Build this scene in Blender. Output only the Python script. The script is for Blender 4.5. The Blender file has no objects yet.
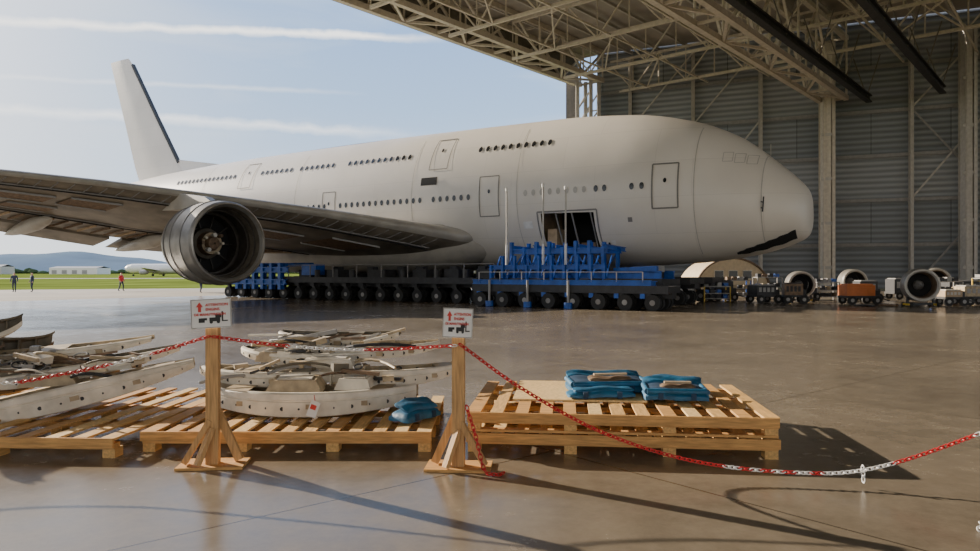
import bpy, math, random
from mathutils import Vector, Matrix
random.seed(7)
C = bpy.context.scene.collection

# ---------------------------------------------------------------- materials
def mat(name, col, rough=0.6, metal=0.0, var=0.12, scale=3.0, stretch=(1,1,1), bump=0.0, detail=6, spec=0.5):
    m = bpy.data.materials.new(name); m.use_nodes = True
    nt = m.node_tree; b = nt.nodes['Principled BSDF']
    b.inputs['Roughness'].default_value = rough; b.inputs['Metallic'].default_value = metal
    b.inputs['Specular IOR Level'].default_value = spec
    tc = nt.nodes.new('ShaderNodeTexCoord'); mp = nt.nodes.new('ShaderNodeMapping')
    mp.inputs['Scale'].default_value = stretch
    nz = nt.nodes.new('ShaderNodeTexNoise'); nz.inputs['Scale'].default_value = scale; nz.inputs['Detail'].default_value = detail
    rp = nt.nodes.new('ShaderNodeValToRGB')
    rp.color_ramp.elements[0].position = 0.3; rp.color_ramp.elements[1].position = 0.7
    rp.color_ramp.elements[0].color = tuple(c*(1-var) for c in col)+(1,)
    rp.color_ramp.elements[1].color = tuple(min(1, c*(1+var)) for c in col)+(1,)
    L = nt.links.new
    L(tc.outputs['Object'], mp.inputs['Vector']); L(mp.outputs[0], nz.inputs['Vector'])
    L(nz.outputs['Fac'], rp.inputs['Fac']); L(rp.outputs[0], b.inputs['Base Color'])
    if bump:
        bp = nt.nodes.new('ShaderNodeBump'); bp.inputs['Strength'].default_value = bump; bp.inputs['Distance'].default_value = 0.02
        L(nz.outputs['Fac'], bp.inputs['Height']); L(bp.outputs[0], b.inputs['Normal'])
    return m

M = {}
M['white'] = mat('white_paint', (.72,.70,.66), .45)
M['cream'] = mat('cream_primer', (.40,.31,.19), .5, var=.35, scale=7)
M['cream2'] = mat('pale_composite', (.68,.62,.51), .45, var=.18, scale=6)
M['olive'] = mat('olive_primer', (.13,.11,.075), .6, var=.4, scale=6)
M['dark'] = mat('dark_steel', (.03,.03,.032), .6, var=.3)
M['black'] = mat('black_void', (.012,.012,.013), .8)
M['rubber'] = mat('tyre_rubber', (.02,.02,.02), .8)
M['blue'] = mat('blue_steel', (.010,.09,.40), .45, var=.25)
M['bluebag'] = mat('blue_cover', (.012,.105,.21), .55, var=.35, scale=7, bump=.8)
M['bluedk'] = mat('blue_lining', (.01,.04,.09), .7, var=.3, scale=7)
M['steel'] = mat('bare_steel', (.42,.41,.39), .4, .6)
M['grey'] = mat('grey_paint', (.29,.28,.265), .55)
M['lgrey'] = mat('beam_grey', (.48,.45,.40), .6)
M['truss'] = mat('truss_paint', (.60,.54,.44), .6)
M['trussd'] = mat('truss_dark', (.17,.15,.125), .65)
M['orange'] = mat('orange_paint', (.55,.15,.03), .5)
M['red'] = mat('red_plastic', (.55,.02,.025), .45)
M['chainw'] = mat('white_plastic', (.75,.74,.72), .45)
M['yellow'] = mat('yellow_paint', (.62,.42,.04), .5)
M['tan'] = mat('tan_panel', (.42,.30,.18), .6, var=.2)
M['tent'] = mat('tent_canvas', (.62,.50,.33), .7, var=.12)
M['brown'] = mat('rusty_brown', (.17,.11,.065), .7, var=.4, scale=6)
M['wood'] = mat('pine_wood', (.56,.30,.095), .65, var=.3, scale=4, stretch=(1.2,12,12), bump=.2)
M['wood2'] = mat('pine_wood_pale', (.62,.37,.13), .65, var=.25, scale=4, stretch=(12,1.2,12), bump=.2)
M['woodv'] = mat('post_wood', (.52,.30,.12), .65, var=.3, scale=4, stretch=(12,12,1.0), bump=.2)
M['osb'] = mat('chipboard', (.70,.48,.21), .7, var=.22, scale=30)
M['ink'] = mat('black_ink', (.02,.02,.02), .6)
M['signred'] = mat('red_ink', (.6,.03,.02), .5)
M['glass'] = mat('dark_window', (.02,.022,.025), .15)
M['skin'] = mat('skin', (.5,.3,.2), .6)
M['hivis'] = mat('hivis_vest', (.8,.2,.03), .6)
M['navy'] = mat('navy_cloth', (.03,.04,.07), .8)
M['hair'] = mat('hair', (.04,.025,.015), .7)
M['seam'] = mat('seam_grey', (.22,.21,.20), .6)
M['faint'] = mat('faint_seam', (.46,.44,.40), .6)
M['outline'] = mat('door_outline', (.19,.18,.165), .6)
M['patch'] = mat('white_patch', (.74,.73,.70), .5)

# ---------------------------------------------------------------- mesh builder
class MB:
    def __init__(s): s.v=[]; s.f=[]; s.m=[]; s.mats=[]
    def mi(s, k):
        if k not in s.mats: s.mats.append(k)
        return s.mats.index(k)
    def add(s, vs, fs, k):
        o=len(s.v); s.v += [tuple(v) for v in vs]; i=s.mi(k)
        for f in fs: s.f.append(tuple(o+a for a in f)); s.m.append(i)
    def box(s, c, size, k, rot=None):
        R = rot if rot is not None else Matrix.Identity(3)
        vs=[]; c=Vector(c)
        for dx in (-.5,.5):
            for dy in (-.5,.5):
                for dz in (-.5,.5):
                    vs.append(c+R@Vector((dx*size[0],dy*size[1],dz*size[2])))
        s.add(vs,[(0,1,3,2),(4,6,7,5),(0,4,5,1),(2,3,7,6),(0,2,6,4),(1,5,7,3)],k)
    def frame(s,p1,p2):
        d=(Vector(p2)-Vector(p1)); l=d.length; x=d.normalized()
        up=Vector((0,0,1)) if abs(x.z)<.95 else Vector((0,1,0))
        y=up.cross(x).normalized(); z=x.cross(y)
        return Matrix((x,y,z)).transposed(), l
    def beam(s,p1,p2,w,h,k):
        R,l=s.frame(p1,p2); s.box((Vector(p1)+Vector(p2))/2,(l,w,h),k,R)
    def ibeam(s,p1,p2,w,h,k,t=.04):
        R,l=s.frame(p1,p2); c=(Vector(p1)+Vector(p2))/2
        s.box(c,(l,t,h),k,R)
        s.box(c+R@Vector((0,0,h/2)),(l,w,t),k,R); s.box(c-R@Vector((0,0,h/2)),(l,w,t),k,R)
    def cyl(s,p1,p2,r,k,n=14,r2=None,caps=True):
        R,l=s.frame(p1,p2); p1=Vector(p1);p2=Vector(p2); r2=r if r2 is None else r2
        a=[p1+R@Vector((0,math.cos(2*math.pi*i/n)*r,math.sin(2*math.pi*i/n)*r)) for i in range(n)]
        b=[p2+R@Vector((0,math.cos(2*math.pi*i/n)*r2,math.sin(2*math.pi*i/n)*r2)) for i in range(n)]
        fs=[(i,(i+1)%n,n+(i+1)%n,n+i) for i in range(n)]
        if caps: fs += [tuple(range(n-1,-1,-1)), tuple(range(n,2*n))]
        s.add(a+b,fs,k)
    def tube(s,pts,r,k,n=8):
        for a,b in zip(pts[:-1],pts[1:]): s.cyl(a,b,r,k,n)
    def lathe(s,o,axis,prof,k,n=40,ks=None):
        R,_=s.frame((0,0,0),axis); o=Vector(o)
        for j in range(len(prof)-1):
            vs=[]
            for (a,r) in (prof[j],prof[j+1]):
                for i in range(n):
                    t=2*math.pi*i/n
                    vs.append(o+R@Vector((a,math.cos(t)*r,math.sin(t)*r)))
            s.add(vs,[(i,(i+1)%n,n+(i+1)%n,n+i) for i in range(n)], ks[j] if ks else k)
    def torus(s,c,R3,R,r,k,n=24,m=8,sx=1.0):
        vs=[]
        for i in range(n):
            t=2*math.pi*i/n
            for j in range(m):
                q=2*math.pi*j/m
                vs.append(Vector(c)+R3@Vector(((R+r*math.cos(q))*math.cos(t)*sx,(R+r*math.cos(q))*math.sin(t),r*math.sin(q))))
        s.add(vs,[(i*m+j,((i+1)%n)*m+j,((i+1)%n)*m+(j+1)%m,i*m+(j+1)%m) for i in range(n) for j in range(m)],k)
    def build(s,name,parent=None,loc=(0,0,0),rotz=0,smooth=False,bevel=0,merge=False,angle=40):
        me=bpy.data.meshes.new(name); me.from_pydata(s.v,[],s.f)
        for k in s.mats: me.materials.append(M[k])
        me.polygons.foreach_set('material_index',s.m)
        me.update()
        import bmesh
        bm=bmesh.new(); bm.from_mesh(me)
        if merge: bmesh.ops.remove_doubles(bm,verts=bm.verts,dist=.0005)
        bmesh.ops.recalc_face_normals(bm,faces=bm.faces)
        bm.to_mesh(me); bm.free()
        if smooth:
            for p in me.polygons: p.use_smooth=True
            try: me.set_sharp_from_angle(angle=math.radians(angle))
            except Exception: pass
        ob=bpy.data.objects.new(name,me); C.objects.link(ob)
        ob.location=loc; ob.rotation_euler=(0,0,rotz)
        if parent: ob.parent=parent
        if bevel:
            md=ob.modifiers.new('bevel','BEVEL'); md.width=bevel; md.segments=2; md.limit_method='ANGLE'
        return ob

def empty(name,loc=(0,0,0),rotz=0):
    e=bpy.data.objects.new(name,None); e.location=loc; e.rotation_euler=(0,0,rotz); C.objects.link(e); return e
def rz(a): return Matrix.Rotation(a,3,'Z')
def rx_(a): return Matrix.Rotation(a,3,'X')

# ---------------------------------------------------------------- camera
cam=bpy.data.cameras.new('camera'); co=bpy.data.objects.new('camera',cam); C.objects.link(co)
cam.sensor_width=36; cam.lens=720/980*36; cam.shift_y=-3.5/980
cam.clip_end=9000; cam.clip_start=.05
co.location=(0,0,1.75); co.rotation_euler=(math.pi/2,0,0)
bpy.context.scene.camera=co

# ---------------------------------------------------------------- sun + sky
el=math.radians(19); az=Vector((-.833,.553,0)).normalized()
sund=(az*math.cos(el)+Vector((0,0,math.sin(el))))
sl=bpy.data.lights.new('sun','SUN'); sl.energy=12.5; sl.angle=.009; sl.color=(1,.87,.70)
so=bpy.data.objects.new('sun',sl); C.objects.link(so); so.rotation_euler=sund.to_track_quat('Z','Y').to_euler()
so.location=(-60,60,60)

w=bpy.data.worlds.new('sky'); bpy.context.scene.world=w; w.use_nodes=True
nt=w.node_tree; N=nt.nodes; L=nt.links.new
bg=N['Background']; bg.inputs['Strength'].default_value=1.6
tc=N.new('ShaderNodeTexCoord'); sep=N.new('ShaderNodeSeparateXYZ'); L(tc.outputs['Generated'],sep.inputs[0])
rp=N.new('ShaderNodeValToRGB'); L(sep.outputs['Z'],rp.inputs['Fac'])
e=rp.color_ramp.elements
e[0].position=0; e[0].color=(.84,.90,.94,1)
e[1].position=1; e[1].color=(.26,.40,.75,1)
x=e.new(.10); x.color=(.60,.75,.93,1)
x=e.new(.22); x.color=(.40,.60,.90,1)
x=e.new(.38); x.color=(.26,.47,.86,1)
def math_node(op,a=None,b=None,c=None):
    n=N.new('ShaderNodeMath'); n.operation=op
    for i,v in enumerate((a,b,c)):
        if v is None: continue
        if isinstance(v,(int,float)): n.inputs[i].default_value=v
        else: L(v,n.inputs[i])
    return n.outputs[0]
def dotn(vec):
    n=N.new('ShaderNodeVectorMath'); n.operation='DOT_PRODUCT'; L(tc.outputs['Generated'],n.inputs[0]); n.inputs[1].default_value=vec
    return n.outputs['Value']
glow=math_node('POWER',math_node('MAXIMUM',dotn(tuple(sund)),0),14.0)
def mixc(fac,a,colr):
    m=N.new('ShaderNodeMix'); m.data_type='RGBA'; L(fac,m.inputs[0]); L(a,m.inputs[6]); m.inputs[7].default_value=colr+(1,)
    return m.outputs[2]
col=mixc(math_node('MULTIPLY',glow,.8),rp.outputs[0],(2.4,2.2,1.9))
back=math_node('MULTIPLY',math_node('POWER',math_node('MAXIMUM',math_node('MULTIPLY',sep.outputs['Y'],-1.0),0),.6),.6)
col=mixc(back,col,(1.25,1.10,.90))
mp=N.new('ShaderNodeMapping'); mp.inputs['Scale'].default_value=(1.0,1.0,7.0); L(tc.outputs['Generated'],mp.inputs[0])
nz=N.new('ShaderNodeTexNoise'); nz.inputs['Scale'].default_value=2.2; nz.inputs['Detail'].default_value=9; nz.inputs['Distortion'].default_value=.6
L(mp.outputs[0],nz.inputs['Vector'])
mr=N.new('ShaderNodeMapRange'); L(nz.outputs['Fac'],mr.inputs[0]); mr.inputs[1].default_value=.48; mr.inputs[2].default_value=.8; mr.inputs[3].default_value=0; mr.inputs[4].default_value=.5
col=mixc(mr.outputs[0],col,(.95,1.0,1.05))
nz2=N.new('ShaderNodeTexNoise'); nz2.inputs['Scale'].default_value=30; nz2.inputs['Detail'].default_value=6; L(tc.outputs['Generated'],nz2.inputs['Vector'])
def contrail(a,b,width,strength,endx):
    global col
    n=Vector(a).cross(Vector(b)).normalized()
    d=dotn(tuple(n))
    d=math_node('ADD',d,math_node('MULTIPLY',math_node('SUBTRACT',nz2.outputs['Fac'],.5),width*1.8))
    k=math_node('SUBTRACT',1.0,math_node('DIVIDE',math_node('ABSOLUTE',d),width)); k=math_node('MAXIMUM',k,0)
    ed=N.new('ShaderNodeMapRange'); L(dotn((1,0,0)),ed.inputs[0]); ed.inputs[1].default_value=endx-.12; ed.inputs[2].default_value=endx; ed.inputs[3].default_value=1; ed.inputs[4].default_value=0
    k=math_node('MULTIPLY',math_node('MULTIPLY',k,ed.outputs[0]),strength)
    k=math_node('MULTIPLY',k,math_node('MAXIMUM',math_node('SIGN',sep.outputs['Y']),0))
    k=math_node('MINIMUM',math_node('MULTIPLY',k,math_node('ADD',.45,nz2.outputs['Fac'])),1.0)
    col=mixc(k,col,(1.4,1.4,1.38))
contrail((-490,720,251),(-55,720,233),.0065,1.2,-.05)
contrail((-490,720,163),(-90,720,138),.0085,.6,-.10)
contrail((-490,720,195),(-120,720,178),.004,.3,-.16)
L(col,bg.inputs['Color'])

# ---------------------------------------------------------------- ground shell
D=Vector((.646,.763,0)).normalized(); Nn=Vector((D.y,-D.x,0)); PIL=Vector((10.6,85,0))
def H(t,n,z=0): 
    p=PIL+D*t+Nn*n; return Vector((p.x,p.y,z))
W=Vector((.92,-.392,0)).normalized()
def WP(t,z=0,off=0):
    nrm=Vector((-.392,-.92,0)).normalized()
    p=PIL+W*t+nrm*off; return Vector((p.x,p.y,z))

def floor_mat():
    m=bpy.data.materials.new('polished_concrete'); m.use_nodes=True; nt=m.node_tree; N=nt.nodes; L=nt.links.new
    b=N['Principled BSDF']; tc=N.new('ShaderNodeTexCoord')
    n1=N.new('ShaderNodeTexNoise'); n1.inputs['Scale'].default_value=.35; n1.inputs['Detail'].default_value=9; n1.inputs['Roughness'].default_value=.65
    n2=N.new('ShaderNodeTexNoise'); n2.inputs['Scale'].default_value=3.0; n2.inputs['Detail'].default_value=12; n2.inputs['Roughness'].default_value=.75
    L(tc.outputs['Object'],n1.inputs['Vector']); L(tc.outputs['Object'],n2.inputs['Vector'])
    r=N.new('ShaderNodeValToRGB'); r.color_ramp.elements[0].position=.36; r.color_ramp.elements[0].color=(.13,.105,.076,1)
    r.color_ramp.elements[1].position=.64; r.color_ramp.elements[1].color=(.235,.195,.145,1)
    ad=N.new('ShaderNodeMath'); ad.operation='MULTIPLY_ADD'; ad.inputs[1].default_value=.5
    L(n1.outputs['Fac'],ad.inputs[0]); mm=N.new('ShaderNodeMath'); mm.operation='MULTIPLY'; mm.inputs[1].default_value=.5; L(n2.outputs['Fac'],mm.inputs[0]); L(mm.outputs[0],ad.inputs[2])
    L(ad.outputs[0],r.inputs['Fac'])
    mp=N.new('ShaderNodeMapping'); mp.inputs['Rotation'].default_value=(0,0,math.radians(-40)); L(tc.outputs['Object'],mp.inputs[0])
    bk=N.new('ShaderNodeTexBrick'); bk.offset=0; bk.inputs['Scale'].default_value=1; bk.inputs['Brick Width'].default_value=5; bk.inputs['Row Height'].default_value=5
    bk.inputs['Mortar Size'].default_value=.012; bk.inputs['Mortar Smooth'].default_value=.3
    bk.inputs['Color1'].default_value=(1,1,1,1); bk.inputs['Color2'].default_value=(.92,.92,.92,1); bk.inputs['Mortar'].default_value=(.4,.38,.34,1)
    L(mp.outputs[0],bk.inputs['Vector'])
    mx=N.new('ShaderNodeMix'); mx.data_type='RGBA'; mx.blend_type='MULTIPLY'; mx.inputs[0].default_value=1
    L(r.outputs[0],mx.inputs[6]); L(bk.outputs['Color'],mx.inputs[7]); L(mx.outputs[2],b.inputs['Base Color'])
    rr=N.new('ShaderNodeMapRange'); L(ad.outputs[0],rr.inputs[0]); rr.inputs[1].default_value=.36; rr.inputs[2].default_value=.64; rr.inputs[3].default_value=.17; rr.inputs[4].default_value=.30
    L(rr.outputs[0],b.inputs['Roughness'])
    b.inputs['Specular IOR Level'].default_value=.5
    return m
M['floor']=floor_mat()
M['apron']=mat('apron_concrete',(.34,.305,.25),.85,var=.12,scale=.15,spec=.15)
M['grass']=mat('grass',(.14,.175,.035),1,var=.35,scale=.08,detail=10,spec=0)
M['hill']=mat('hazy_hill',(.16,.215,.27),1,var=.15,scale=.004,spec=0)  # aerial haze of the distance is baked into this bluish base colour
M['trees']=mat('tree_line',(.055,.085,.04),1,var=.3,scale=.05,spec=0)

def poly(name,pts,k):
    mb=MB(); mb.add(pts,[tuple(range(len(pts)))],k); return mb.build(name)
poly('floor',[H(34,110,0),H(-130,110,0),H(-130,-3,0),H(-1,-3,0)],'floor')
poly('apron_pavement',[H(20,-3,-.01),H(-130,-3,-.01),(-140,40,-.01),(-60,66,-.01),(-25,80,-.01),(15,108,-.01),(40,120,-.01)],'apron')
poly('grass_field',[(-3000,-600,-.06),(3000,-600,-.06),(3000,3500,-.06),(-3000,3500,-.06)],'grass')
poly('taxiway_strip',[(-400,170,-.03),(400,230,-.03),(400,250,-.03),(-400,185,-.03)],'apron')
mb=MB(); pts=[]; n=120
for i in range(n+1):
    X=-3200+i*50
    h=max(16, 56*math.exp(-((X+1700)/420)**2)+40*math.exp(-((X+2300)/300)**2)+22+7*math.sin(X*.006)+4*math.sin(X*.021))
    pts.append((X,2600,-5)); pts.append((X,2750,h*.6)); pts.append((X,3000,h))
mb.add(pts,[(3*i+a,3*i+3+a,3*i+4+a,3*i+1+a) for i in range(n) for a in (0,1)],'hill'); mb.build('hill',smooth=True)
mb=MB()
for i in range(300):
    X=-1000+i*6+random.uniform(-3,3); Y=760+random.uniform(-20,20); h=random.uniform(3,8)*(.6+.5*math.sin(i*.13)**2)
    mb.lathe((X,Y,-1),(0,0,1),[(0,4),(h*.5,5.5),(h*.85,3.5),(h,.2)],'trees',n=7)
mb.build('tree_line')
def shed(name,x,y,wd,dp,h,k='white'):
    mb=MB(); mb.box((x,y,h/2),(wd,dp,h),k)
    mb.add([(x-wd/2,y-dp/2,h),(x+wd/2,y-dp/2,h),(x+wd/2,y,h*1.25),(x-wd/2,y,h*1.25)],[(0,1,2,3)],'grey')
    mb.add([(x-wd/2,y+dp/2,h),(x+wd/2,y+dp/2,h),(x+wd/2,y,h*1.25),(x-wd/2,y,h*1.25)],[(0,1,2,3)],'grey')
    for i in range(int(wd/8)): mb.box((x-wd/2+4+i*8,y-dp/2-.05,h*.35),(4,.1,h*.6),'grey')
    mb.build(name)
shed('airfield_building',-330,580,38,20,5)
shed('airfield_building',-385,560,20,16,6,'lgrey')
shed('airfield_building',-10,600,60,16,5,'lgrey')

# ---------------------------------------------------------------- hangar wall
def wall_mat():
    m=bpy.data.materials.new('ribbed_cladding'); m.use_nodes=True; nt=m.node_tree; N=nt.nodes; L=nt.links.new
    b=N['Principled BSDF']; b.inputs['Roughness'].default_value=.5
    tc=N.new('ShaderNodeTexCoord'); mp=N.new('ShaderNodeMapping'); mp.inputs['Rotation'].default_value=(0,0,math.atan2(.392,.92)); L(tc.outputs['Object'],mp.inputs[0])
    sp=N.new('ShaderNodeSeparateXYZ'); L(mp.outputs[0],sp.inputs[0])
    wv=N.new('ShaderNodeTexWave'); wv.bands_direction='Z'; wv.inputs['Scale'].default_value=.55; L(tc.outputs['Object'],wv.inputs['Vector'])
    bk=N.new('ShaderNodeTexBrick'); bk.offset=.5; bk.inputs['Scale'].default_value=1; bk.inputs['Brick Width'].default_value=6.96; bk.inputs['Row Height'].default_value=4.5
    bk.inputs['Mortar Size'].default_value=.04; bk.inputs['Color1'].default_value=(.24,.265,.28,1); bk.inputs['Color2'].default_value=(.38,.40,.41,1); bk.inputs['Mortar'].default_value=(.12,.125,.13,1)
    cb=N.new('ShaderNodeCombineXYZ'); L(sp.outputs['X'],cb.inputs[0]); L(sp.outputs['Z'],cb.inputs[1]); L(cb.outputs[0],bk.inputs['Vector'])
    mx=N.new('ShaderNodeMix'); mx.data_type='RGBA'; mx.blend_type='MULTIPLY'; mx.inputs[0].default_value=.4
    L(bk.outputs['Color'],mx.inputs[6]); L(wv.outputs['Color'],mx.inputs[7]); L(mx.outputs[2],b.inputs['Base Color'])
    bp=N.new('ShaderNodeBump'); bp.inputs['Distance'].default_value=.05; L(wv.outputs['Fac'],bp.inputs['Height']); L(bp.outputs[0],b.inputs['Normal'])
    return m
M['clad']=wall_mat()
M['deck']=mat('roof_deck',(.38,.34,.285),.7,var=.15,scale=.5)
mb=MB()
R,_=mb.frame((0,0,0),W)
mb.box(WP(59,13.7,-.5),(114,.3,27.4),'clad',R); mb.build('wall_far')

mb=MB()
for z in (4.5,9,13.5,18,22.5): mb.ibeam(WP(2.5,z,0),WP(110,z,0),.25,.3,'grey')
for t in range(6,112,7):
    mb.ibeam(WP(t,0,.25),WP(t,26,.25),.3,.4,'lgrey')
for t0 in (6,13,34,62):
    mb.beam(WP(t0,9,.3),WP(t0+7,18,.3),.16,.16,'lgrey'); mb.beam(WP(t0+7,9,.3),WP(t0,18,.3),.16,.16,'grey')
    mb.beam(WP(t0,18,.3),WP(t0+7,26,.3),.16,.16,'lgrey'); mb.beam(WP(t0,0,.3),WP(t0+7,9,.3),.16,.16,'grey')
mb.build('wall_framing')
def column(name,t,w=1.1,top=24,k='truss'):
    mb=MB()
    for a in (-w/2,w/2): mb.ibeam(WP(t+a,0,1.15),WP(t+a,top,1.15),.32,1.2,k,.06)
    mb.box(WP(t,top/2,.62),(w,.06,top),k,R); mb.box(WP(t,top/2,1.66),(w,.06,top),k,R)
    z=2.2
    while z<top-1: mb.box(WP(t,z,1.72),(w+.34,.06,.3),'lgrey',R); z+=4.5
    mb.box(WP(t,.2,1.1),(w+.8,1.8,.4),'grey',R)
    mb.build(name)
column('hangar_column',26.4,.75,25)
column('hangar_column',38.6,.6,25,'lgrey'); column('hangar_column',52,.8,25)
column('hangar_column',78,.8,25)
mb=MB()
mb.box(H(.2,-1.2,13.5),(1.2,1.2,27),'trussd',R)
for a in (0,1.7):
    for b_ in (.8,2.6): mb.ibeam(H(-a,b_,0),H(-a,b_,24),.4,.4,'lgrey',.07)
z=.5
while z<22.5:
    mb.beam(H(0,.8,z),H(0,2.6,z+2),.14,.14,'lgrey'); mb.beam(H(-1.7,.8,z),H(-1.7,2.6,z+2),.14,.14,'lgrey')
    mb.beam(H(0,.8,z+2),H(-1.7,.8,z),.14,.14,'lgrey'); mb.beam(H(0,.8,z),H(0,2.6,z),.14,.14,'lgrey'); z+=2
mb.build('door_pier')

# ---------------------------------------------------------------- roof
poly('ceiling',[H(0,-1,27.3),H(34,110,27.3),H(-130,110,27.3),H(-130,-1,27.3)],'deck')
def truss(mb,p1,p2,zl,zu,width,bay,k,cw=.35,dw=.16,side=None):
    p1=Vector(p1);p2=Vector(p2); L_=(p2-p1).length; n=max(1,int(L_/bay)); dr=(p2-p1).normalized()
    sd=Vector((dr.y,-dr.x,0)) 
    offs=(0,) if width==0 else (-width/2,width/2)
    def q(i,o,z): p=p1+dr*(L_*i/n)+sd*o; return Vector((p.x,p.y,z))
    for o in offs:
        mb.beam(q(0,o,zl),q(n,o,zl),cw,cw,k); mb.beam(q(0,o,zu),q(n,o,zu),cw,cw,k)
        for i in range(n):
            mb.beam(q(i,o,zl if i%2 else zu),q(i+1,o,zu if i%2 else zl),dw,dw,k)
            mb.beam(q(i,o,zl),q(i,o,zu),dw*.8,dw*.8,k)
    if width:
        for i in range(n):
            mb.beam(q(i,offs[0],zl),q(i,offs[1],zl),dw,dw,k)
            mb.beam(q(i,offs[i%2],zl),q(i+1,offs[1-i%2],zl),dw,dw,k)
            mb.beam(q(i,offs[0],zu),q(i,offs[1],zu),dw,dw,k)
mb=MB(); truss(mb,H(0,1.6,0),H(-125,1.6,0),23.8,27,3.0,4,'truss',.5,.22)
mb.box((H(0,-.4,25.4)+H(-125,-.4,25.4))/2,(125,.25,3.4),'trussd',mb.frame((0,0,0),-D)[0])
mb.build('roof_truss')
mb=MB(); truss(mb,H(7.5,26,0),H(-120,26,0),19.4,25.5,2.4,5,'truss',.45,.2); mb.build('roof_truss')
mb=MB(); truss(mb,H(15,52,0),H(-120,52,0),20.5,26,2.4,5,'truss',.4,.2); mb.build('roof_truss')
mb=MB()
for t in range(0,-100,-9):
    truss(mb,H(t+1.5,3,0),H(t+1.5,80,0),22.6,26.2,0,3.2,'truss',.26,.13)
mb.build('roof_cross_trusses')
mb=MB()
for n_ in range(3,78,3):
    mb.ibeam(H(min(1,0)+n_*.3,n_,26.8),H(-100,n_,26.8),.2,.3,'lgrey')
for n_ in (8,14,20,32,38,44):
    mb.beam(H(n_*.29,n_,22.6),H(-100,n_,22.6),.16,.16,'truss')
for t in range(0,-96,-9):
    for n_ in (8,20,32,44):
        mb.beam(H(t+1.5,n_,22.6),H(t-7.5,n_+6,22.6),.12,.12,'truss')
        mb.beam(H(t+1.5,n_+6,22.6),H(t-7.5,n_,26.4),.12,.12,'truss')
mb.build('roof_purlins')
def rail(n_,t1,z):
    mb=MB(); mb.ibeam(H(t1,n_,z),H(t1-80,n_,z),.55,.6,'dark',.12)
    for i in range(0,80,8):
        mb.beam(H(t1-1-i,n_,z),H(t1-1-i,n_-1.2,z+4),.08,.08,'trussd'); mb.beam(H(t1-1-i,n_,z),H(t1-1-i,n_+1.2,z+4),.08,.08,'trussd')
    mb.build('crane_rail')
rail(29.3,7.5,19.0); rail(35.3,9.5,19.3)

# ---------------------------------------------------------------- airplane
NOSE=(16.6,37,0); ROT=math.radians(-32)
plane=empty('airplane',NOSE,ROT)
T=[(0,5.05,4.3,.05),(.05,5.6,3.95,.6),(.2,6.02,3.62,1.1),(.5,6.4,3.38,1.55),(1.0,6.92,3.16,1.95),(1.6,7.46,2.95,2.25),(2.5,8.25,2.7,2.64),(3.6,9.05,2.5,2.98),
   (5.8,10.05,2.25,3.35),(9.3,10.85,2.1,3.54),(14,11.15,2.08,3.57),(27,11.24,2.08,3.57),(40,11.1,2.08,3.57),(46,10.95,2.4,3.5),(52,10.7,3.3,3.2),
   (58,10.3,4.8,2.6),(64,9.8,6.4,1.7),(70,9.1,7.8,.7),(72,8.8,8.25,.2)]
def interp(s,c):
    if s<=T[0][0]: return T[0][c]
    for i in range(len(T)-1):
        if T[i][0]<=s<=T[i+1][0]:
            x0,x1=T[i][0],T[i+1][0]; y0,y1=T[i][c],T[i+1][c]; h=x1-x0; t=(s-x0)/h
            def sl(j):
                if j<=0: return (T[1][c]-T[0][c])/(T[1][0]-T[0][0])
                if j>=len(T)-1: return (T[-1][c]-T[-2][c])/(T[-1][0]-T[-2][0])
                a=(T[j][c]-T[j-1][c])/(T[j][0]-T[j-1][0]); b=(T[j+1][c]-T[j][c])/(T[j+1][0]-T[j][0])
                return 0 if a*b<=0 else 2*a*b/(a+b)
            m0,m1=sl(i)*h,sl(i+1)*h
            return (2*t**3-3*t*t+1)*y0+(t**3-2*t*t+t)*m0+(-2*t**3+3*t*t)*y1+(t**3-t*t)*m1
    return T[-1][c]
def sec(s):
    zt,zb,w_=interp(s,1),interp(s,2),interp(s,3); zc=zb+.46*(zt-zb); return zt,zb,w_,zc
def spt(s,a):
    zt,zb,w_,zc=sec(s); c=math.cos(a); return (-s,-w_*math.sin(a),zc+(zt-zc if c>0 else zc-zb)*c)
def surf(s,z,off=.02):
    zt,zb,w_,zc=sec(s); h=(zt-zc) if z>zc else (zc-zb)
    q=max(0,1-((z-zc)/h)**2); return (-s,-(w_*math.sqrt(q)+off),z)
def ang_for(s,z):
    zt,zb,w_,zc=sec(s); h=(zt-zc) if z>zc else (zc-zb); return math.acos((z-zc)/h)

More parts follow.
